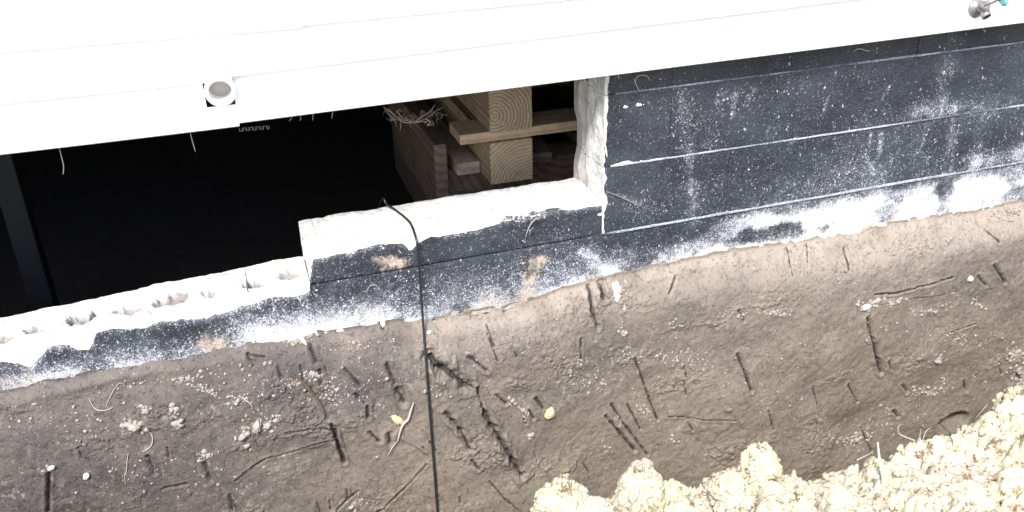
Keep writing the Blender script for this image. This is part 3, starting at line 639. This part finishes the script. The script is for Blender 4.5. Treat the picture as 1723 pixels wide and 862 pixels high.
for cx, cy, sx, sy, n, ang, r0 in CLU:
    for _ in range(int(n*2.3)):
        u, w_ = rs.normal(0, .5, 2); dx, dy = u*sx, w_*sy; X_ = cx+dx*math.cos(ang)-dy*math.sin(ang); Y_ = cy+dx*math.sin(ang)+dy*math.cos(ang)
        if not (-30 < X_ < 1760) or Y_ > 870: continue
        p = on_mud(X_, Y_); r = r0*(.22+1.5*rs.rand()**4)
        if ZT[0, 0]*0+float(mudtop(np.array([p[0]]))[0])-p[2] < .0: continue
        pts.append((p[0], p[1]+r*.25, p[2], r))
scatter('mud_crumbs', pts, M_CRUMB, seed=2)['label'] = 'crumbs of clay stuck to the muddy face below the wall'
def stone(px, py, r, mat, name, label, cat, seed, group=None):
    p = on_mud(px, py); o = lump(name, (p.x, p.y-r[1]*.5, p.z), r, mat, seed, I3, .5); o.rotation_euler = (0, seed*.7, 0); return tag(o, label, cat, group)
stone(925, 695, (.019, .011, .017), M_YEL, 'clay_lump', 'yellow angular clay lump stuck to the mud right of the cable', 'clay lump', 21)
stone(722, 559, (.007, .006, .006), M_PALE, 'pebble', 'small white pebble right beside the hanging cable', 'pebble', 22)
stone(145, 801, (.0075, .006, .011), M_PALE, 'pebble', 'pale oval pebble low at the left, the right one of a pair', 'pebble', 23)
stone(86, 787, (.006, .005, .010), M_PALE, 'pebble', 'pale narrow pebble above a dark vertical scratch at lower left', 'pebble', 24)
stone(432, 716, (.019, .012, .012), M_CRUMB, 'clay_lump', 'large crumbly pale lump at the head of a slanting trail of crumbs', 'clay lump', 25)
stone(408, 733, (.013, .010, .009), M_CRUMB, 'clay_lump', 'flat pale lump at the lower left of the slanting crumb trail', 'clay lump', 26)
stone(226, 718, (.015, .010, .011), M_CRUMB, 'clay_lump', 'crumbly lump where a curled rootlet starts at left', 'clay lump', 27)
stone(246, 690, (.009, .008, .008), M_CRUMB, 'clay_lump', 'small round crumb cluster above the curled rootlet', 'clay lump', 28)
stone(1457, 516, (.010, .008, .016), M_PALE, 'clay_lump', 'whitish lump at the top of the long scratch right of centre', 'clay lump', 29)
stone(1632, 469, (.010, .008, .012), M_PALE, 'clay_lump', 'whitish lump high on the mud near the right edge', 'clay lump', 30)
stone(1576, 607, (.012, .009, .007), M_CRUMB, 'clay_lump', 'tan lump on the mud above the dark hollow at right', 'clay lump', 31)
stone(1440, 740, (.012, .009, .010), M_CRUMB, 'clay_lump', 'tan lump on the mud just above the upright root', 'clay lump', 32)
stone(510, 572, (.026, .008, .006), M_PALE, 'clay_lump', 'long pale sliver of mortar lying on the upper mud edge', 'clay lump', 33)
# ------------------------------------------------------------------ siding
s2 = lambda x: np.interp(x, [-3.2, -.517, -.018, 2.231, 4.2], [-.650, -.644, -.642, -.610, -.585])
s1 = lambda x: np.interp(x, [-3.2, -.49, -.08, 1.634, 4.2], [-.538, -.535, -.536, -.496, -.45])
s0 = lambda x: np.interp(x, [-3.2, -.463, .154, .807, 4.2], [-.425, -.429, -.434, -.429, -.36])
def lapf(k): return [s2, s1, s0][k] if k < 3 else (lambda x, k=k: s0(x)+.108*(k-2)+.0*x)
YB, YT = 2.092, 2.1135
siding = empty('house_siding', (1, 2.11, -.64), 'white horizontal lap siding across the top, with a pipe and a faucet coming through', 'siding')
def lap_piece(mb, x0, x1, k, dz, dy, f0=0., f1=1., lip=True):
    n = max(2, int((x1-x0)/.12)); b, t = lapf(k), lapf(k+1); rows = []
    for x in np.linspace(x0, x1, n):
        zb_, zt_ = float(b(x))+dz, float(t(x))+dz+.004; q = []
        wob = .0012*math.sin(x*2.3+k)+.0008*math.sin(x*7.1+k*2)
        for f in (f0, f1): q.append((x, YB+(YT-YB)*f-dy+wob, zb_+(zt_-zb_)*f))
        if lip and f0 == 0: q = [(x, YT+.0008, zb_+.004), (x, YB+.004-dy+wob, zb_-.0005), (x, YB-dy+wob, zb_+.003)]+q[1:]
        rows.append(q)
    m = len(rows[0]); V_ = [p for q in rows for p in q]
    mb.add(V_, [(i*m+j, (i+1)*m+j, (i+1)*m+j+1, i*m+j+1) for i in range(n-1) for j in range(m-1)])
    for q in (rows[0], rows[-1]):        # returned ends
        mb.add([(p[0], p[1], p[2]) for p in q]+[(p[0], YT+.006, p[2]) for p in q], [(j, j+1, j+1+m, j+m) for j in range(m-1)])
HX0, HX1, HZ = -.0765, -.0125, -.5935
mb = MB(); lap_piece(mb, -3.2, HX0, 0, 0, .001)
ff = (HZ-float(s2(-.04)))/(float(s1(-.04))-float(s2(-.04)))
lap_piece(mb, HX0, HX1, 0, 0, .001, 0, ff); lap_piece(mb, -3.2, HX1, 1, 0, .001); mb.build('siding_panel', M_VINYL, siding)
mb = MB(); lap_piece(mb, HX1-.0005, 3.4, 0, .0065, -.001); lap_piece(mb, HX1-.0005, 3.4, 1, .0065, -.001); mb.build('siding_panel', M_VINYL, siding)
seams = {2: .157, 4: -.6, 6: 1.1, 8: .3, 10: -.3, 12: .8}
for k in range(2, 14, 2):
    xm = seams[k]
    mb = MB(); lap_piece(mb, -3.2, xm, k, 0, .001); lap_piece(mb, -3.2, xm, k+1, 0, .001); mb.build('siding_panel', M_VINYL, siding)
    mb = MB(); lap_piece(mb, xm-.0005, 4.2, k, .0045, -.001); lap_piece(mb, xm-.0005, 4.2, k+1, .0045, -.001); mb.build('siding_panel', M_VINYL, siding)
tag(MB().box((-3.2, 2.13, -.565), (4.2, 2.26, 1.1)).build('house_wall', M_INNER), kind='structure')
tag(MB().box((-3.2, 2.02, 1.1), (4.2, 4.2, 1.16)).build('roof_deck', M_INNER), kind='structure')
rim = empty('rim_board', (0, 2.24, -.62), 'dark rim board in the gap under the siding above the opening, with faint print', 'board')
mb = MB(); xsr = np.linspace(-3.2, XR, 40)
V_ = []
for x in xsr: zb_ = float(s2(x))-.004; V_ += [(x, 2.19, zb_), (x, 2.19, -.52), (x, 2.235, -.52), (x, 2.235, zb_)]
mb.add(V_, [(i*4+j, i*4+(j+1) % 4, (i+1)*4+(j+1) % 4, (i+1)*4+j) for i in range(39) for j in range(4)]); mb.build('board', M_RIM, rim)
# the half legible printed strip: letters reduced to small flat marks
mb = MB(); x = 403
for i, (wd, gp) in enumerate([(5,1),(4,2),(4,1),(5,1),(4,2),(5,1),(4,1),(6,1),(3,2)]):
    a, b = at(x, 222-(x-400)*.09, 2.187), at(x+wd, 215.5-(x-400)*.09, 2.187)
    t_ = .0016
    mb.box((a[0], 2.1865, a[2]), (a[0]+t_, 2.1885, b[2])).box((b[0]-t_, 2.1865, a[2]), (b[0], 2.1885, b[2]))
    mb.box((a[0]+t_, 2.1865, (b[2]-t_) if i % 2 else a[2]), (b[0]-t_, 2.1885, b[2] if i % 2 else a[2]+t_)); x += wd+gp
mb.box(at(399, 225, 2.188), tuple(np.array(at(448, 219.5, 2.190))+np.array((0, 0, -.004)))) if False else None
lab = mb.build('printed_marking', M_GREYP, rim)
# ------------------------------------------------------------------ pipe through the siding
px_c = Vector(at(371, 156, 2.065))
pipe = empty('drain_pipe', (px_c.x, 2.1, px_c.z), 'short white open plastic pipe sticking out through a cut hole in the siding', 'pipe')
MB().lathe([(.0252, .052), (.0252, .003), (.0262, 0), (.0322, 0), (.0337, .003), (.0337, .022), (.0327, .024), (.0327, .30)], px_c, (.0, 1, .06), 40).build('pipe_body', M_PVC, pipe, True)
MB().lathe([(.0001, .050), (.0252, .050)], px_c, (.0, 1, .06), 24).build('bore_plug', plain('shaded_pvc', (.40, .37, .35), .7, .15, 40), pipe)  # added plug; its grey stands in for the shade inside the pipe
# ------------------------------------------------------------------ hose faucet
fc = Vector(at(1643, 15, 2.10))
tap = empty('outdoor_faucet', (fc.x, 2.11, fc.z), 'weathered metal hose faucet with a teal handle on the siding at top right', 'faucet')
MB().lathe([(.0001, -.014), (.013, -.014), (.016, -.008), (.024, -.005), (.0285, .002), (.029, .010), (.0225, .014), (.0225, .02)], fc, (0, 1, 0), 32).build('flange', M_METAL, tap, True)
c1 = fc+Vector((.003, -.010, 0)); c2 = Vector(at(1654, 9, 2.050)); c4 = Vector(at(1659, 26, 2.045)); c3 = c4+Vector((0, .004, .012))
MB().tube([c1, c1.lerp(c2, .5), c2, c2.lerp(c3, .6)+Vector((0, -.003, .002)), c3, c4], [.011, .012, .0135, .012, .0105, .0105], 18).build('body', M_METAL, tap, True)
sp = MB(); sp.lathe([(.0105, .010), (.0125, .008), (.0128, -.004), (.0118, -.006), (.0095, -.006), (.0093, .012)], c4, (-.1, .9, .7), 28); sp.build('spout', M_METAL, tap, True)
MB().lathe([(.0001, 0), (.0094, 0)], c4-Vector((-.1, .9, .7)).normalized()*.0045, (-.1, .9, .7), 24).build('spout_opening', M_BLACKIN, tap)  # black disc painted in place of the shade inside the spout
c5 = Vector(at(1683, -4, 2.035))
MB().tube([c2, c5], [.009, .007], 14).build('valve_stem', M_METAL, tap, True)
hx = MB(); ax = (c5-c2).normalized(); hx.lathe([(.0001, .010), (.010, .010), (.022, .006), (.027, .009), (.029, .004), (.027, -.001), (.018, -.001), (.0001, 0)], c5, ax, 30); hx.build('handle', M_TEAL, tap, True)
# ------------------------------------------------------------------ crawl space
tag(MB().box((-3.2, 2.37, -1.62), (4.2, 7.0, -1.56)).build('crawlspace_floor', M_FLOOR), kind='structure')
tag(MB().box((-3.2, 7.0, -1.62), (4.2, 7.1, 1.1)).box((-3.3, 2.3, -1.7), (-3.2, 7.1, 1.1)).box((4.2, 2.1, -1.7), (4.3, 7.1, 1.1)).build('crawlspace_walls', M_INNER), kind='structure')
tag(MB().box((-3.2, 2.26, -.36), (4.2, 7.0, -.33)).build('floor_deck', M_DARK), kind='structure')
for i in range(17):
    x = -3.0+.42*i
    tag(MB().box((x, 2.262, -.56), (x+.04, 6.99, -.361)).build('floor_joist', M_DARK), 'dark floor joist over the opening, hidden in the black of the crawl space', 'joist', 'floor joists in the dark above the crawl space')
post = Vector(at(36, 380, 2.95))
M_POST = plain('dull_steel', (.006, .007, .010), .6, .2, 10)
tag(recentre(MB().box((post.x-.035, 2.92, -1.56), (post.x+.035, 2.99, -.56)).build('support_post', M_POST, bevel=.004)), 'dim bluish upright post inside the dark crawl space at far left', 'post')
# ------------------------------------------------------------------ timber cribbing
CG = 'timbers stacked as cribbing in the opening'
def timber(name, a, b, mat, label, cat='timber', tilt=0, bevel=.003):
    a = Vector(a); b = Vector(b); c = (a+b)/2; h = (b-a)/2
    o = MB().box(-h, h).build(name, mat, bevel=bevel); o.location = c; o.rotation_euler = (0, 0, tilt); return tag(o, label, cat, CG)
timber('wooden_timber', (.727, 2.62, -1.093), (.869, 4.1, -.953), M_T1, 'pale square timber end below the crosswise board in the opening')
timber('wooden_board', (.634, 2.632, -.9495), (1.30, 2.772, -.917), M_BRD, 'orange brown board laid crosswise between the two square timber ends', 'board', 0, .0015)
timber('wooden_timber', (.725, 2.605, -.9135), (.865, 4.1, -.776), M_T2, 'square timber end with curved growth rings and a knot, on top of the board')
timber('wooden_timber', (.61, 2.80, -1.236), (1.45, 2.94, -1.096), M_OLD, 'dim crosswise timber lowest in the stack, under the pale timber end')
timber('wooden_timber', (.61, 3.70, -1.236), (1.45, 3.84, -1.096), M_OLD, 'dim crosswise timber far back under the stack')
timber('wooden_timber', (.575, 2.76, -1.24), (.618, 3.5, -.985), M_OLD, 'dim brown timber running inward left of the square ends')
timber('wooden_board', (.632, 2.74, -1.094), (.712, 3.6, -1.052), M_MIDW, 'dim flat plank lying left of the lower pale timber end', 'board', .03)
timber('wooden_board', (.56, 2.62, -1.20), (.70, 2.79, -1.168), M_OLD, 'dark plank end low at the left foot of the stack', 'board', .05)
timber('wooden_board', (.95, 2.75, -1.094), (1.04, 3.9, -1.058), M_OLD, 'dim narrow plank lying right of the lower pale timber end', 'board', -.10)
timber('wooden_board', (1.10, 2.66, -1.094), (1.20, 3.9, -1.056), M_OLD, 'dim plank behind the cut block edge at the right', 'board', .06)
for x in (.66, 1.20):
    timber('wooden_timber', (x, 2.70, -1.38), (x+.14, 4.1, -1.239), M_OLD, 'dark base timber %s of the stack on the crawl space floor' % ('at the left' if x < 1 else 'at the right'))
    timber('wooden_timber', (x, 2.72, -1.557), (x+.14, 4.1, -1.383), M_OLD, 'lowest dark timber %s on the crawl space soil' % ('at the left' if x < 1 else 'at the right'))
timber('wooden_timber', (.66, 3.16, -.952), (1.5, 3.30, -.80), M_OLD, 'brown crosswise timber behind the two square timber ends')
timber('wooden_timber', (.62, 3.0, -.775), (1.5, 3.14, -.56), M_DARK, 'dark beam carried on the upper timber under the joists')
# ------------------------------------------------------------------ cable over the sill
def bez(pts, n=8):
    P = [Vector(p) for p in pts]; out = []
    for i in range(len(P)-1):
        p0, p1, p2, p3 = P[max(i-1, 0)], P[i], P[i+1], P[min(i+2, len(P)-1)]
        for j in range(n):
            t = j/n; out.append(.5*((2*p1)+(p2-p0)*t+(2*p0-5*p1+4*p2-p3)*t*t+(3*p1-p0-3*p2+p3)*t**3))
    return out+[P[-1]]
st = lambda x, y: float(sill(x))+.003
cp = [(.30, 2.62, -1.30), at(640, 342, 2.40), (at(650, 339, 2.36)[0], 2.352, st(.33, 0)+.002), (at(668, 352, 2.30)[0], 2.30, st(.34, 0)), (at(690, 378, 2.21)[0], 2.21, st(.34, 0)+.001), at(700, 402, 2.145), at(703, 420, 2.138)]
cp += [at(704+(py-430)*.070, py, 2.137-(.0 if py < 560 else .10*(py-560)/300)) for py in (440, 480, 520)]
for py in range(560, 960, 40):
    px_ = 712+(py-560)*.0762; p = on_mud(px_, py) if py < 860 else Vector(at(px_, py, cp[-1][1]-.006)); cp.append((p[0], min(p[1]-.010, 2.135), p[2]))
# smooth the depths so that it hangs rather than follows every bump
ys = [p[1] for p in cp]
for i in range(9, len(cp)-1): ys[i] = min(ys[i], ys[i-1]-.002)
cp = [cp[i] if i < 9 else tuple(np.array(cp[i])*(ys[i]/cp[i][1])) for i in range(len(cp))]
tag(recentre(MB().tube(bez(cp), .0034, 9).build('cable', M_CABLE, smooth=True)), 'thin black cable draped over the broken sill and hanging down across the mud', 'cable')
# ------------------------------------------------------------------ roots
def root(pts, r, mat, label, name='root', Y=None, group=None, n=6, lift=.002):
    P = [Vector(at(px, py, Y)) if Y else on_mud(px, py)-Vector((0, lift, 0)) for px, py in pts]; P = bez(P, 4); m = len(P)
    o = MB().tube(P, [max(r*(1-.6*abs(2*i/(m-1)-1)**2), .0004) for i in range(m)], n).build(name, mat, smooth=True); return tag(recentre(o), label, 'root', group)
RG = 'roots on the muddy face'
root([(485,627),(503,637),(518,651),(534,672),(545,694),(545,704)], .0042, M_ROOTD, 'thick dark curved root arching over the mud left of the cable', group=RG, lift=.003)
root([(150,670),(158,685),(168,690),(182,689),(190,684)], .0016, M_ROOT, 'pale rootlet shaped like a shallow cup at upper left of the mud', group=RG)
root([(178,684),(184,670),(192,655),(200,645),(208,645)], .0012, M_ROOT, 'thin pale rootlet rising to the right from the cup shaped one', group=RG)
root([(243,721),(253,727),(257,738),(254,750),(245,757),(238,759)], .0018, M_ROOT, 'pale rootlet curled like a hook beside a crumbly lump', group=RG)
root([(216,762),(214,775),(213,790),(210,802),(212,815)], .0014, M_ROOT, 'wavy pale rootlet hanging below the crumbly lump at left', group=RG)
root([(400,666),(412,672),(422,680),(425,689)], .0015, M_ROOT, 'short pale rootlet bent downward above the slanting crumb trail', group=RG)
root([(695,675),(690,690),(686,703),(678,711),(673,722),(668,741)], .0042, M_ROOT, 'pale forked root standing out left of the cable', group=RG, lift=.008)
root([(668,741),(660,752),(652,766)], .0016, M_ROOT, 'pale root tail trailing down from the forked root', group=RG, lift=.004)
root([(670,738),(690,747),(706,756),(722,768)], .0015, M_ROOTD, 'thin dark rootlet crossing from the forked root to the cable', group=RG)
root([(600,720),(580,718),(557,719),(520,722),(485,728)], .0016, M_ROOTD, 'thin dark root running level below the arched root', group=RG)
root([(560,739),(535,750),(501,756),(470,764),(440,778),(400,806)], .0018, M_ROOTD, 'long thin dark root slanting down to the left', group=RG)
root([(718,779),(695,805),(665,832),(640,858)], .0018, M_ROOTD, 'straight dark root slanting down left from the cable', group=RG)
root([(1510,508),(1540,500),(1575,497),(1612,488)], .0016, M_ROOTD, 'thin root along the upper mud at right', group=RG)
root([(1630,697),(1638,688),(1648,676),(1651,673)], .0016, M_ROOT, 'short pale root over the dark hollow at right', group=RG, lift=.03)
# flake of pale clay behind the forked root
stone(668, 706, (.012, .006, .024), M_YEL, 'clay_lump', 'thin yellowish flake of clay behind the pale forked root', 'clay lump', 35)
def heap_root(pts, r, label, mat=M_ROOT, Y=1.30):
    P = bez([Vector(at(px, py, Y)) for px, py in pts], 5); m = len(P)
    return tag(recentre(MB().tube(P, [max(r*(1-.75*i/(m-1)), .0004) for i in range(m)], 7).build('root', mat, smooth=True)), label, 'root', 'roots sticking out of the spoil heap')
M_WROOT = plain('white_root', (.62, .58, .46), .8, .15, 50)
heap_root([(1492,840),(1486,805),(1480,775),(1477,745)], .0062, 'stout upright pale root standing in the middle of the spoil heap', M_WROOT, 1.27)
heap_root([(1540,742),(1525,736),(1513,730),(1511,720),(1516,714)], .0020, 'pale root curling up to the left from the spoil heap')
heap_root([(1548,742),(1548,730),(1550,722)], .0014, 'short upright rootlet beside the curling root')
heap_root([(1553,740),(1558,726),(1566,720)], .0013, 'short rootlet leaning right beside the curling root')
heap_root([(1418,826),(1424,812),(1427,795),(1430,788)], .0028, 'short pale root leaning right, left of the stout upright root', M_WROOT, 1.28)
heap_root([(1442,774),(1455,768),(1470,760)], .0014, 'thin straight root reaching over the trench behind the heap')
heap_root([(1522,766),(1523,755),(1530,747)], .0014, 'thin rootlet left of the curling root')
# dry root tuft and threads hanging from under the siding
tuft = empty('root_tuft', at(690, 195, 2.17), 'tangled tuft of dry roots hanging under the siding left of the timbers', 'root tuft')
rr = random.Random(11)
main = [[(645,180),(658,190),(672,200),(690,204),(708,203),(722,196),(735,186),(746,181)],[(652,182),(664,194),(680,206),(700,206),(716,205),(722,212)],[(648,186),(662,200),(674,204),(673,220)],[(668,186),(676,198),(690,202)],[(700,205),(712,196),(726,186),(728,180)],[(716,200),(724,206),(718,213)]]
for pth in main: 
    P = bez([Vector(at(x, y, 2.165+rr.uniform(-.012, .012))) for x, y in pth], 5); m = len(P)
    MB().tube(P, [.0015*(1-.6*i/m) for i in range(m)], 5).build('strand', M_TUFT, tuft, True)
for _ in range(26):
    x = rr.uniform(650, 740); y = rr.uniform(183, 205); P = [Vector(at(x, y, 2.165))]
    for k in range(3): x += rr.uniform(-11, 11); y += rr.uniform(-6, 9); P.append(Vector(at(x, min(y, 220), 2.165+rr.uniform(-.02, .02))))
    MB().tube(bez(P, 3), .0005, 4).build('strand', M_TUFT, tuft, True)
def thread(pts, r, label, Y=2.15, mat=M_ROOT): return root(pts, r, mat, label, 'rootlet', Y, 'rootlets hanging under the siding', 4)
thread([(99,248),(103,262),(107,280),(106,294)], .0016, 'pale rootlet hanging furthest left under the siding')
thread([(320,222),(323,235),(329,256)], .0016, 'pale rootlet hanging under the siding left of the pipe')
thread([(492,195),(490,200),(486,204)], .0009, 'short rootlet hanging just right of the printed marking')
thread([(505,192),(506,200),(504,203)], .0010, 'second short rootlet right of the printed marking')
thread([(527,190),(526,203)], .0009, 'third short rootlet right of the printed marking')
thread([(560,187),(558,200)], .0010, 'short straight rootlet midway between printed marking and root tuft')
thread([(1068,140),(1074,128),(1088,128),(1094,136)], .0015, 'bent straw stuck under the siding right of the opening', 2.145)
thread([(1066,132),(1072,146),(1076,154)], .0012, 'straw hanging under the siding right of the opening', 2.145)
thread([(1435,88),(1445,82),(1460,86),(1464,84)], .0016, 'brownish straw under the siding midway to the faucet', 2.145)
thread([(1545,67),(1557,63),(1567,62)], .0014, 'dark straw tucked under the siding near the faucet', 2.145, M_ROOTD)
thread([(1655,48),(1657,54),(1660,50)], .0016, 'tiny straw under the siding right below the faucet', 2.145)
# fibres on the coating
thread([(1020,322),(1040,330),(1062,340),(1078,348)], .0010, 'fine fibre stuck slanting on the black blocks beside the sill', D-.003)
thread([(884,400),(889,385),(895,375),(903,368),(907,372)], .0016, 'fine root running up the front of the sill above the clay patch', D-.006)
thread([(886,470),(887,450),(886,425)], .0016, 'straight rootlet hanging against the lower block below the sill', D-.008, M_ROOTD)
thread([(617,492),(622,482),(632,480),(640,490)], .0012, 'pale rootlet looped on the dark block left of the cable', D-.004)
